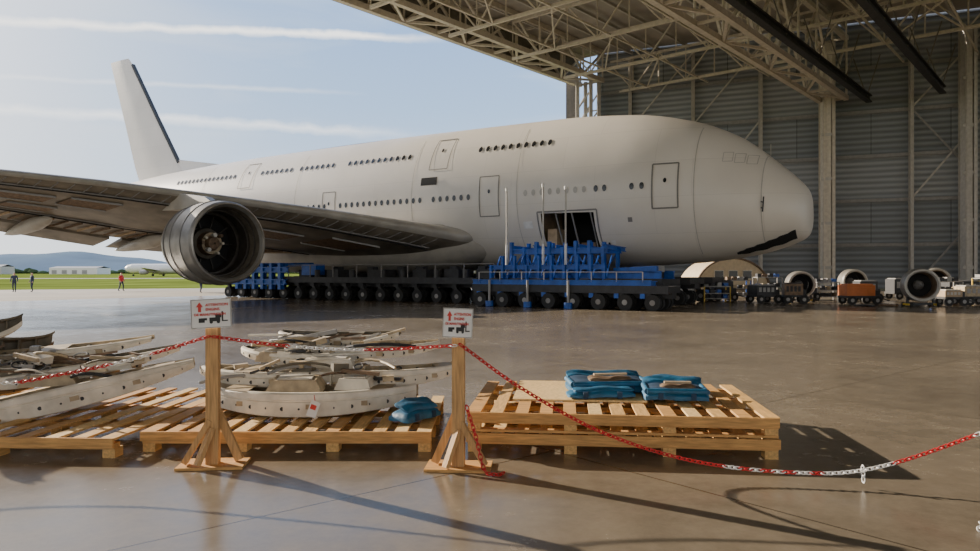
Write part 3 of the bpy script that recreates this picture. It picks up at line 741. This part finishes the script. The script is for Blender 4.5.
def hump(mb,x,y,z,l,w_,h,k,yaw,tx=.1):
    Rm=rz(yaw)@rx_(tx); o=Vector((x,y,z))
    vs=[o+Rm@Vector(p) for p in [(-l/2,-w_/2,0),(l/2,-w_/2,0),(l/2,w_/2,0),(-l/2,w_/2,0),(-l*.38,-w_*.36,h),(l*.38,-w_*.36,h),(l*.38,w_*.36,h),(-l*.38,w_*.36,h)]]
    mb.add(vs,[(0,1,2,3),(4,5,6,7),(0,1,5,4),(1,2,6,5),(2,3,7,6),(3,0,4,7)],k)
    mb.box(o+Rm@Vector((0,0,h+.006)),(l*.6,w_*.5,.012),'cream2',Rm)
mb=MB()
crescent(mb,(-2.02,8.15,.22),.03,0,1.18,.62,.75,.26,'cream2','cream',.07,fill=(.12,.78),hend=.3)
crescent(mb,(-2.5,8.62,.47),-.10,.06,1.02,.50,.5,.17,'cream2','cream',.06,fill=(.3,))
crescent(mb,(-1.25,8.72,.44),.25,.02,.92,.5,.5,.19,'cream2','cream',.08,fill=(.2,.8))
crescent(mb,(-2.25,9.0,.66),-.16,.10,.92,.42,.45,.15,'cream2','olive',.06,fill=(.15,))
crescent(mb,(-1.5,9.2,.72),.14,.10,.85,.4,.45,.15,'cream2','cream',.05,fill=(.4,))
crescent(mb,(-2.0,9.5,.84),-.05,.14,.8,.36,.4,.13,'cream2','olive',.05,fill=(.6,))
hump(mb,-2.15,8.0,.45,.62,.36,.13,'cream',.05); hump(mb,-1.50,8.1,.46,.42,.34,.12,'cream2',-.12)
hump(mb,-1.9,8.55,.62,.7,.3,.12,'cream2',-.05); hump(mb,-2.6,8.8,.68,.45,.28,.11,'cream',-.2)
for i in range(7):   # standing ribs between the layers
    x=-2.8+i*.25; mb.box((x,8.35+.05*math.sin(i*2),.53),(.02,.34,.16),('olive','cream2','cream')[i%3],rz(.2*math.sin(i)))
clutter(mb,-2.05,8.45,1.0,.4,.48,.70,40,3); clutter(mb,-2.0,9.0,.85,.35,.74,.94,30,5)
mb.build('airframe_parts',smooth=True,angle=30)
pad('blue_cover',(-.78,7.5,.215),.9,.5,.3,False,.3,.10)
mb=MB(); mb.box((0,0,0),(.10,.006,.17),'patch',Matrix.Rotation(.35,3,'Y')); mb.box((0,-.004,.02),(.06,.003,.05),'signred',Matrix.Rotation(.35,3,'Y')); mb.cyl((.02,0,.07),(.0,0.03,.14),.004,'red',6); mb.build('hang_tag',loc=(-1.83,7.46,.33))
mb=MB()
crescent(mb,(-4.75,8.15,.24),.36,.0,1.35,.42,.62,.26,'cream2','cream',.10,fill=(.1,.8),roll=-.20,hend=.6)
crescent(mb,(-5.1,8.62,.50),.34,.07,1.30,.42,.5,.17,'cream2','olive',.08,fill=(.25,),roll=-.14,hend=.6)
crescent(mb,(-5.5,8.95,.68),.25,.10,1.2,.4,.45,.15,'cream2','cream',.08,fill=(.5,),roll=-.08,hend=.6)
hump(mb,-5.0,8.2,.48,.6,.3,.12,'cream',.3); hump(mb,-4.45,8.5,.62,.4,.26,.10,'cream2',.5); hump(mb,-5.5,8.3,.52,.5,.3,.13,'olive',.1)
clutter(mb,-4.8,8.5,.65,.4,.5,.78,30,11); clutter(mb,-5.6,8.3,.6,.4,.5,.85,30,12)
mb.build('airframe_parts',smooth=True,angle=30)
# far left: curved frame sections leaning in a heap
mb=MB()
crescent(mb,(-6.45,8.85,.95),.30,1.15,.95,.45,.40,.20,'brown','olive',.0,fill=(.3,),roll=.55,hend=.5)
crescent(mb,(-6.35,8.6,.80),.15,1.0,.85,.40,.35,.18,'olive','cream',.0,fill=(.6,),roll=.75,hend=.5)
crescent(mb,(-6.2,8.45,.62),.05,.8,.8,.35,.35,.15,'brown','brown',.0,fill=(.2,),roll=.45,hend=.5)
crescent(mb,(-6.6,8.7,1.15),.40,1.2,.8,.35,.30,.13,'cream2','olive',.0,fill=(.5,),roll=.35,hend=.5)
random.seed(33)
for i in range(36):
    a=random.uniform(.1,1.3); r=random.uniform(.1,.75); p=Vector((-6.5+r*math.cos(a),8.5+random.uniform(-.15,.3),.42+r*math.sin(a)))
    q=p+Vector((random.uniform(-.15,.15),random.uniform(-.1,.1),random.uniform(-.12,.12)))
    mb.beam(p,q,random.uniform(.02,.06),random.uniform(.02,.06),random.choice(['dark','dark','brown','grey','olive','cream2']))
for i in range(6):
    pts=[(-6.3+.08*i+.10*math.sin(q*.9+i),8.38+.02*i,.5+q*.08) for q in range(6)]; mb.tube(pts,.014,('dark','brown','cream','dark')[i%4])
for i in range(6): mb.box((-6.15+.1*i,8.5,.45+.06*(i%3)),(.2,.25,.14),('dark','brown','olive')[i%3],rz(.3*i))
mb.build('frame_sections',smooth=True,angle=35)

# ---------------------------------------------------------------- sign posts
def sign_post(name,x,y,zt,yaw,tilt=0,brace=1,sc=1.0):
    e_=empty(name,(x,y,0),yaw)
    mb=MB()
    mb.box((0,0,zt/2-.06),(.11,.09,zt-.12),'woodv')
    mb.box((0,.02,.012),(.58,.34,.024),'wood')
    mb.beam((-.24*brace,-.03,.04),(-.02*brace,-.02,.42),.07,.05,'woodv'); mb.beam((.22*brace,.05,.04),(.02*brace,.05,.5),.05,.07,'woodv')
    mb.beam((-.1,-.14,.04),(0,-.04,.35),.06,.04,'woodv')
    mb.build('post',e_)
    sg=empty('sign',(0,-.06,zt)); sg.parent=e_; sg.rotation_euler=(math.radians(-3),tilt,0); sg.scale=(sc,1,1)
    mb=MB(); mb.box((0,0,0),(.34,.012,.26),'patch')
    for z in (-.125,.125): mb.box((0,-.007,z),(.335,.003,.005),'seam')
    for x_ in (-.165,.165): mb.box((x_,-.007,0),(.005,.003,.255),'seam')
    ar=[(-.125,.06),(-.095,.105),(-.065,.06),(-.082,.06),(-.082,.015),(-.108,.015),(-.108,.06)]
    mb.add([(a,-.008,b) for a,b in ar],[(0,1,2,3,6),(3,4,5,6)],'signred')
    for (a,b,w_,h_) in ((.03,-.055,.09,.035),(.06,-.025,.05,.03),(.095,-.03,.012,.09),(.12,-.07,.04,.01),(-.08,-.06,.05,.04),(-.05,-.05,.03,.02)):
        mb.box((a,-.008,b),(w_,.003,h_),'ink')
    for a in (.0,.06): mb.cyl((a,-.011,-.078),(a,-.007,-.078),.014,'ink',12)
    mb.build('board',sg)
    def txt(s,x_,z_,sz,k):
        cu=bpy.data.curves.new('lettering','FONT'); cu.body=s; cu.size=sz; cu.extrude=.001; cu.materials.append(M[k]); cu.offset=.0008
        o=bpy.data.objects.new('lettering',cu); C.objects.link(o); o.parent=sg; o.location=(x_,-.010,z_); o.rotation_euler=(math.pi/2,0,0)
    txt('ATTENTION',-.045,.065,.034,'signred'); txt('ENGINS',-.045,.025,.034,'signred'); txt('DE MANUTENTION',-.14,-.018,.030,'signred')
    return e_
sign_post('sign_post',-2.50,6.5,1.38,math.radians(6),math.radians(-3),1,1.03)
sign_post('sign_post',-.28,6.42,1.30,math.radians(-4),math.radians(2),-1,.78)
def plainpost(x,y):
    mb=MB(); mb.box((0,0,.65),(.11,.09,1.3),'woodv'); mb.box((0,0,.012),(.55,.34,.024),'wood'); mb.beam((-.24,0,.03),(0,0,.42),.06,.05,'woodv'); mb.beam((.24,0,.03),(0,0,.42),.06,.05,'woodv'); mb.build('barrier_post',loc=(x,y,0))
plainpost(5.1,5.5); plainpost(-7.0,6.6)
def chain(pts,segs,name='barrier_chain'):
    P=[Vector(p) for p in pts]; P=[P[0]*2-P[1]]+P+[P[-1]*2-P[-2]]
    S=[]
    for i in range(1,len(P)-2):
        for k_ in range(40):
            t=k_/40; a,b,c_,d=P[i-1],P[i],P[i+1],P[i+2]
            S.append(.5*((2*b)+(c_-a)*t+(2*a-5*b+4*c_-d)*t*t+(3*b-a-3*c_+d)*t**3))
    S.append(P[-2])
    mb=MB(); acc=0; nxt=0; i=0; step=.043
    tot=sum((S[j+1]-S[j]).length for j in range(len(S)-1))
    for j in range(len(S)-1):
        l=(S[j+1]-S[j]).length
        while nxt<=acc+l:
            p=S[j].lerp(S[j+1],(nxt-acc)/max(l,1e-6)); x=(S[j+1]-S[j]).normalized()
            y=Vector((0,0,1)).cross(x); y=y.normalized() if y.length>.1 else Vector((0,1,0)); z=x.cross(y)
            Rm=Matrix((x,y,z)).transposed()@Matrix.Rotation(i%2*math.pi/2+.5,3,'X')
            f=nxt/tot; k='chainw'
            for (a,b,kk) in segs:
                if a<=f<b: k=kk
            mb.torus(p,Rm,.0165,.0048,k,12,6,sx=1.75)
            nxt+=step;i+=1
        acc+=l
    return mb.build(name,smooth=True)
chain([(-.25,6.36,1.10),(.265,6.30,.74),(.95,6.18,.38),(1.7,6.07,.16),(2.48,5.93,.10),(3.1,5.83,.16),(3.9,5.70,.48),(5.1,5.45,1.1)],
      [(0,.42,'red'),(.44,.455,'red'),(.47,.485,'red'),(.50,.515,'red'),(.54,.55,'red'),(.645,.76,'red'),(.86,1,'red')])
chain([(-2.46,6.44,1.17),(-1.8,6.42,1.09),(-1.1,6.40,1.06),(-.29,6.36,1.10)],[(0,.3,'red'),(.36,.45,'chainw'),(.62,.97,'red')])
chain([(-2.53,6.44,1.17),(-3.2,6.48,.97),(-3.9,6.52,.82),(-4.5,6.55,.74),(-5.6,6.6,.82),(-7.0,6.6,1.15)],[(0,.12,'red'),(.2,.4,'red'),(.45,1,'red')])
chain([(3.02,5.83,.155),(3.03,5.84,.03)],[])
chain([(-.2,6.33,.55),(-.12,6.28,.3),(-.05,6.2,.05),(.05,6.15,.02),(.12,6.2,.02)],[(0,1,'red')])
chain([(3.3,4.85,.02),(3.36,4.9,.04),(3.42,4.85,.02),(3.5,4.9,.03),(3.56,4.8,.015)],[])

# ---------------------------------------------------------------- ground support equipment near wall
def ring_cowl(x,y,r,yaw,kin='brown'):
    mb=MB(); ax=(math.sin(yaw),-math.cos(yaw),0); c=(0,0,r+.25)
    mb.lathe(c,ax,[(-.9,r*.85),(-.5,r),(.3,r),(.5,r*.95),(.52,r*.86),(.4,r*.78),(0,r*.72),(-.6,r*.7)],'steel',32,ks=['nac','nac','nac','lgrey','lgrey',kin,kin])
    mb.lathe(c,ax,[(-.5,r*.7),(-.5,r*.3),(-.2,r*.22),(.1,.03)],kin,24,ks=['black','grey','grey'])
    for s_ in (-1,1):
        mb.beam((s_*r*.8,.3,0.12),(s_*r*.8,-.3,.12),.1,.1,'yellow'); mb.beam((s_*r*.8,0,.12),(s_*r*.75,0,r*.6),.1,.1,'dark')
        mb.cyl((s_*r*.8-.04,.35,.1),(s_*r*.8+.04,.35,.1),.1,'rubber',12); mb.cyl((s_*r*.8-.04,-.35,.1),(s_*r*.8+.04,-.35,.1),.1,'rubber',12)
    mb.beam((-r*.8,0,.14),(r*.8,0,.14),.12,.12,'dark')
    mb.build('engine_cowl',loc=(x,y,0),smooth=True)
ring_cowl(21.7,36.3,.84,-.35,'brown'); ring_cowl(18.1,42,.78,-.2,'dark'); ring_cowl(25.2,50,.85,-.1,'dark'); ring_cowl(31,50,.9,-.5,'brown')
def gse(name,x,y,l,w_,h,k,top='grey',yaw=0):
    mb=MB()
    mb.box((0,0,.42),(l,w_,.12),'dark'); mb.box((-.08*l,0,.48+(h-.48)*.5),(l*.8,w_*.9,h-.48),k); mb.box((-.08*l,0,h+.03),(l*.7,w_*.8,.06),top)
    mb.box((l*.38,0,.62),(l*.2,w_*.7,.3),'dark'); mb.beam((l*.5,0,.4),(l*.5+.7,0,.2),.06,.06,'dark')
    for sx in (-.35,.35):
        for sy in (-.5,.5): mb.cyl((l*sx,w_*sy-.07,.24),(l*sx,w_*sy+.07,.24),.24,'rubber',16); mb.cyl((l*sx,w_*sy-.08,.24),(l*sx,w_*sy+.08,.24),.1,'grey',10)
    for i in range(4): mb.box((-.35*l+i*.17*l,-w_*.455,.48+(h-.48)*.55),(.11*l,.02,(h-.5)*.5),top)
    mb.build(name,loc=(x,y,0),rotz=yaw,bevel=.02)
gse('ground_power_unit',19.9,38.8,1.9,1.1,1.05,'orange','orange'); gse('ground_power_unit',26.5,46,2.0,1.2,1.3,'dark')
gse('baggage_tug',15.4,40.5,1.5,1.1,1.0,'dark','grey',.2); gse('baggage_tug',16.9,40.0,1.2,.9,1.1,'brown','dark',-.2)
gse('air_start_cart',14.2,43.8,1.4,1.0,1.2,'dark','dark'); gse('air_start_cart',23.7,37.0,1.1,.8,.8,'tan','lgrey'); gse('air_start_cart',25.4,37.8,1.6,1.0,1.0,'cream','grey')
gse('air_start_cart',28.2,43,2.2,1.1,1.2,'dark','grey')
gse('air_start_cart',22.4,42.8,1.3,1,1.2,'dark','grey'); gse('air_start_cart',19.4,44.5,1.5,1,1.3,'dark','orange',.4)
def rack(x,y,l,h,k='yellow',yaw=0):
    mb=MB()
    for sx in (-.5,.5):
        for sy in (-.4,.4): mb.beam((l*sx,sy,0),(l*sx,sy,h),.06,.06,k)
    for z in (.2,h*.55,h):
        mb.box((0,0,z),(l,.8,.05),'grey')
        for i in range(4): mb.box((-l*.38+i*l*.25,random.uniform(-.1,.1),z+.13),(l*.17,.4,.2+random.uniform(-.05,.06)),random.choice(['cream','dark','grey','dark','dark','blue','brown']))
    mb.build('storage_rack',loc=(x,y,0),rotz=yaw)
rack(13.2,42.2,1.5,.9); rack(26.0,41.2,1.6,1.2,'grey'); rack(27.5,39.6,1.4,1.4,'yellow'); rack(18.2,47.2,1.6,1.4,'grey'); rack(16.2,47.2,1.5,1.2,'blue'); rack(21.2,45.5,1.4,1.1,'grey')
mb=MB()
for i in range(5):
    pts=[(19+i*1.3+.3*math.sin(q),36.5+.4*math.cos(q*1.3+i)+i*.2,.06) for q in range(8)]; mb.tube(pts,.05,('dark','brown','grey')[i%3])
mb.build('floor_hoses')
for (x,y) in ((11.2,43.0),(11.9,42.8),(12.3,44.4),(10.6,44.5)):
    mb=MB(); mb.lathe((0,0,0),(0,0,1),[(0,.02),(0,.30),(.4,.32),(.42,.34),(.46,.34),(.48,.32),(.9,.32),(.92,.34),(.96,.34),(.98,.31),(1.25,.30),(1.27,.27),(1.25,.02)],'white',24); mb.build('storage_drum',loc=(x,y,0),smooth=True)
mb=MB(); n=20; r=3.2; dp=4.0; vs=[]
for y in (0,dp):
    for i in range(n+1):
        a=math.pi*i/n; vs.append((r*1.15*math.cos(a),y,r*.95*math.sin(a)))
mb.add(vs,[(i,i+1,n+1+i+1,n+1+i) for i in range(n)],'tent')
mb.add(vs[:n+1],[tuple(range(n+1))],'tent')
for i in range(n):
    a=math.pi*i/n; b=math.pi*(i+1)/n; y=-.05
    mb.beam((r*1.15*math.cos(a),y,r*.95*math.sin(a)),(r*1.15*math.cos(b),y,r*.95*math.sin(b)),.2,.14,'brown')
for x in (-1.4,0,1.4): mb.box((x,-.08,1.5),(.8,.08,.7),'glass'); mb.box((x,-.04,1.5),(.95,.06,.85),'cream2')
mb.box((0,-.05,.3),(5.5,.06,.5),'brown')
mb.build('dome_tent',loc=(22.6,67,0),rotz=.15,smooth=True,angle=30)
mb=MB()
for i in range(5): mb.beam((i*1.4,0,0),(i*1.4,0,1.1),.06,.06,'yellow')
for z in (.55,1.1): mb.beam((0,0,z),(5.6,0,z),.05,.05,'yellow')
mb.build('safety_railing',loc=(31,52,0),rotz=-.3)

# ---------------------------------------------------------------- distant parked airplanes
def small_plane(x,y,yaw,sc=1):
    mb=MB()
    mb.lathe((0,0,3.2),(-1,0,0),[(0,.1),(.6,.9),(2,1.6),(4,1.95),(24,1.95),(30,1.3),(35,.3)],'white',18)
    for sd in (-1,1):
        mb.add([(-12,sd*1.5,2.3),(-18,sd*1.5,2.3),(-22.5,sd*16,3.3),(-20.8,sd*16,3.3),(-12,sd*1.5,2.7),(-18,sd*1.5,2.4),(-22.5,sd*16,3.4),(-20.8,sd*16,3.5)],[(0,1,2,3),(4,5,6,7),(0,3,7,4),(1,2,6,5),(2,3,7,6)],'lgrey')
        mb.lathe((-12,sd*5.5,1.6),(-1,0,0),[(0,.8),(.2,1.0),(2,1.0),(3.5,.6)],'grey',14)
        mb.add([(-30,sd*.5,4),(-33.5,sd*.5,4),(-35.5,sd*6,4.4),(-34,sd*6,4.4),(-32,sd*2,4.3)],[(0,1,2,3),(0,4,3)],'lgrey')
        mb.cyl((-16,sd*3,.5),(-16,sd*3.4,.5),.5,'rubber',12); mb.beam((-16,sd*3.2,.5),(-16,sd*2,2.5),.2,.2,'grey')
    mb.add([(-27,.1,5),(-33.5,.1,5),(-36,.1,10.5),(-34,.1,10.5),(-27,-.1,5),(-33.5,-.1,5),(-36,-.1,10.5),(-34,-.1,10.5)],[(0,1,2,3),(4,5,6,7),(0,3,7,4),(1,2,6,5),(2,3,7,6)],'white')
    mb.cyl((-4,-.2,.4),(-4,.2,.4),.4,'rubber',12); mb.beam((-4,0,.4),(-4,0,2),.2,.2,'grey')
    mb.build('parked_airplane',loc=(x,y,0),rotz=yaw,smooth=True)
small_plane(-16,300,2.6); small_plane(-22,330,.3); small_plane(-152,300,2.9)

# ---------------------------------------------------------------- people
def person(x,y,yaw,top='hivis',leg='navy',pose=0,h=1.75):
    k=h/1.75
    J={'pel':(0,0,.95,.13),'sp':(0,.0,1.15,.135),'ch':(0,0,1.36,.15),'nk':(0,0,1.49,.06),'hd':(0,-.01,1.58,.085),'ht':(0,0,1.70,.095),
       'lh':(.09,0,.90,.10),'lk':(.11,-.04-.1*pose,.50,.065),'la':(.11,.05-.15*pose,.09,.045),'lt':(.12,-.13-.15*pose,.04,.04),
       'rh':(-.09,0,.90,.10),'rk':(-.11,-.04+.08*pose,.50,.065),'ra':(-.11,.05+.2*pose,.09,.045),'rt':(-.12,-.13+.2*pose,.04,.04),
       'ls':(.19,0,1.40,.065),'le':(.25,.03,1.13,.05),'lw':(.26,-.08,.90,.035),'lf':(.26,-.11,.80,.03),
       'rs':(-.19,0,1.40,.065),'re':(-.25,.03,1.13,.05),'rw':(-.25,-.08-.12*pose,.90,.035),'rf':(-.25,-.11-.14*pose,.80,.03)}
    names=list(J); E=[('pel','sp'),('sp','ch'),('ch','nk'),('nk','hd'),('hd','ht'),('pel','lh'),('lh','lk'),('lk','la'),('la','lt'),('pel','rh'),('rh','rk'),('rk','ra'),('ra','rt'),
       ('ch','ls'),('ls','le'),('le','lw'),('lw','lf'),('ch','rs'),('rs','re'),('re','rw'),('rw','rf')]
    me=bpy.data.meshes.new('person'); me.from_pydata([Vector(J[n_][:3])*k for n_ in names],[(names.index(a),names.index(b)) for a,b in E],[])
    ob=bpy.data.objects.new('person',me); C.objects.link(ob)
    sk=ob.modifiers.new('skin','SKIN'); sk.use_smooth_shade=True
    for i,n_ in enumerate(names):
        v=me.skin_vertices[0].data[i]; v.radius=(J[n_][3]*k,J[n_][3]*k); v.use_root=(i==0)
    ob.modifiers.new('sub','SUBSURF').levels=1
    dg=bpy.context.evaluated_depsgraph_get(); m2=bpy.data.meshes.new_from_object(ob.evaluated_get(dg))
    ob.modifiers.clear(); ob.data=m2; m2.materials.clear()
    for kk in (top,leg,'skin','hair'): m2.materials.append(M[kk])
    for p in m2.polygons:
        c=p.center/k; p.use_smooth=True
        p.material_index = 3 if (c.z>1.66 or (c.z>1.56 and c.y>.03)) else 2 if c.z>1.47 or (abs(c.x)>.2 and c.z<.93) else 0 if c.z>.93 else 1
    ob.location=(x,y,-.01); ob.rotation_euler=(0,0,yaw)
person(-41.3,62.5,.4,'navy','navy',1); person(-40.2,63.2,-.6,'navy','navy',.3); person(-33.8,66,1.2,'red','navy',1); person(-24.5,61,2.6,'hivis','navy',.5,1.6)
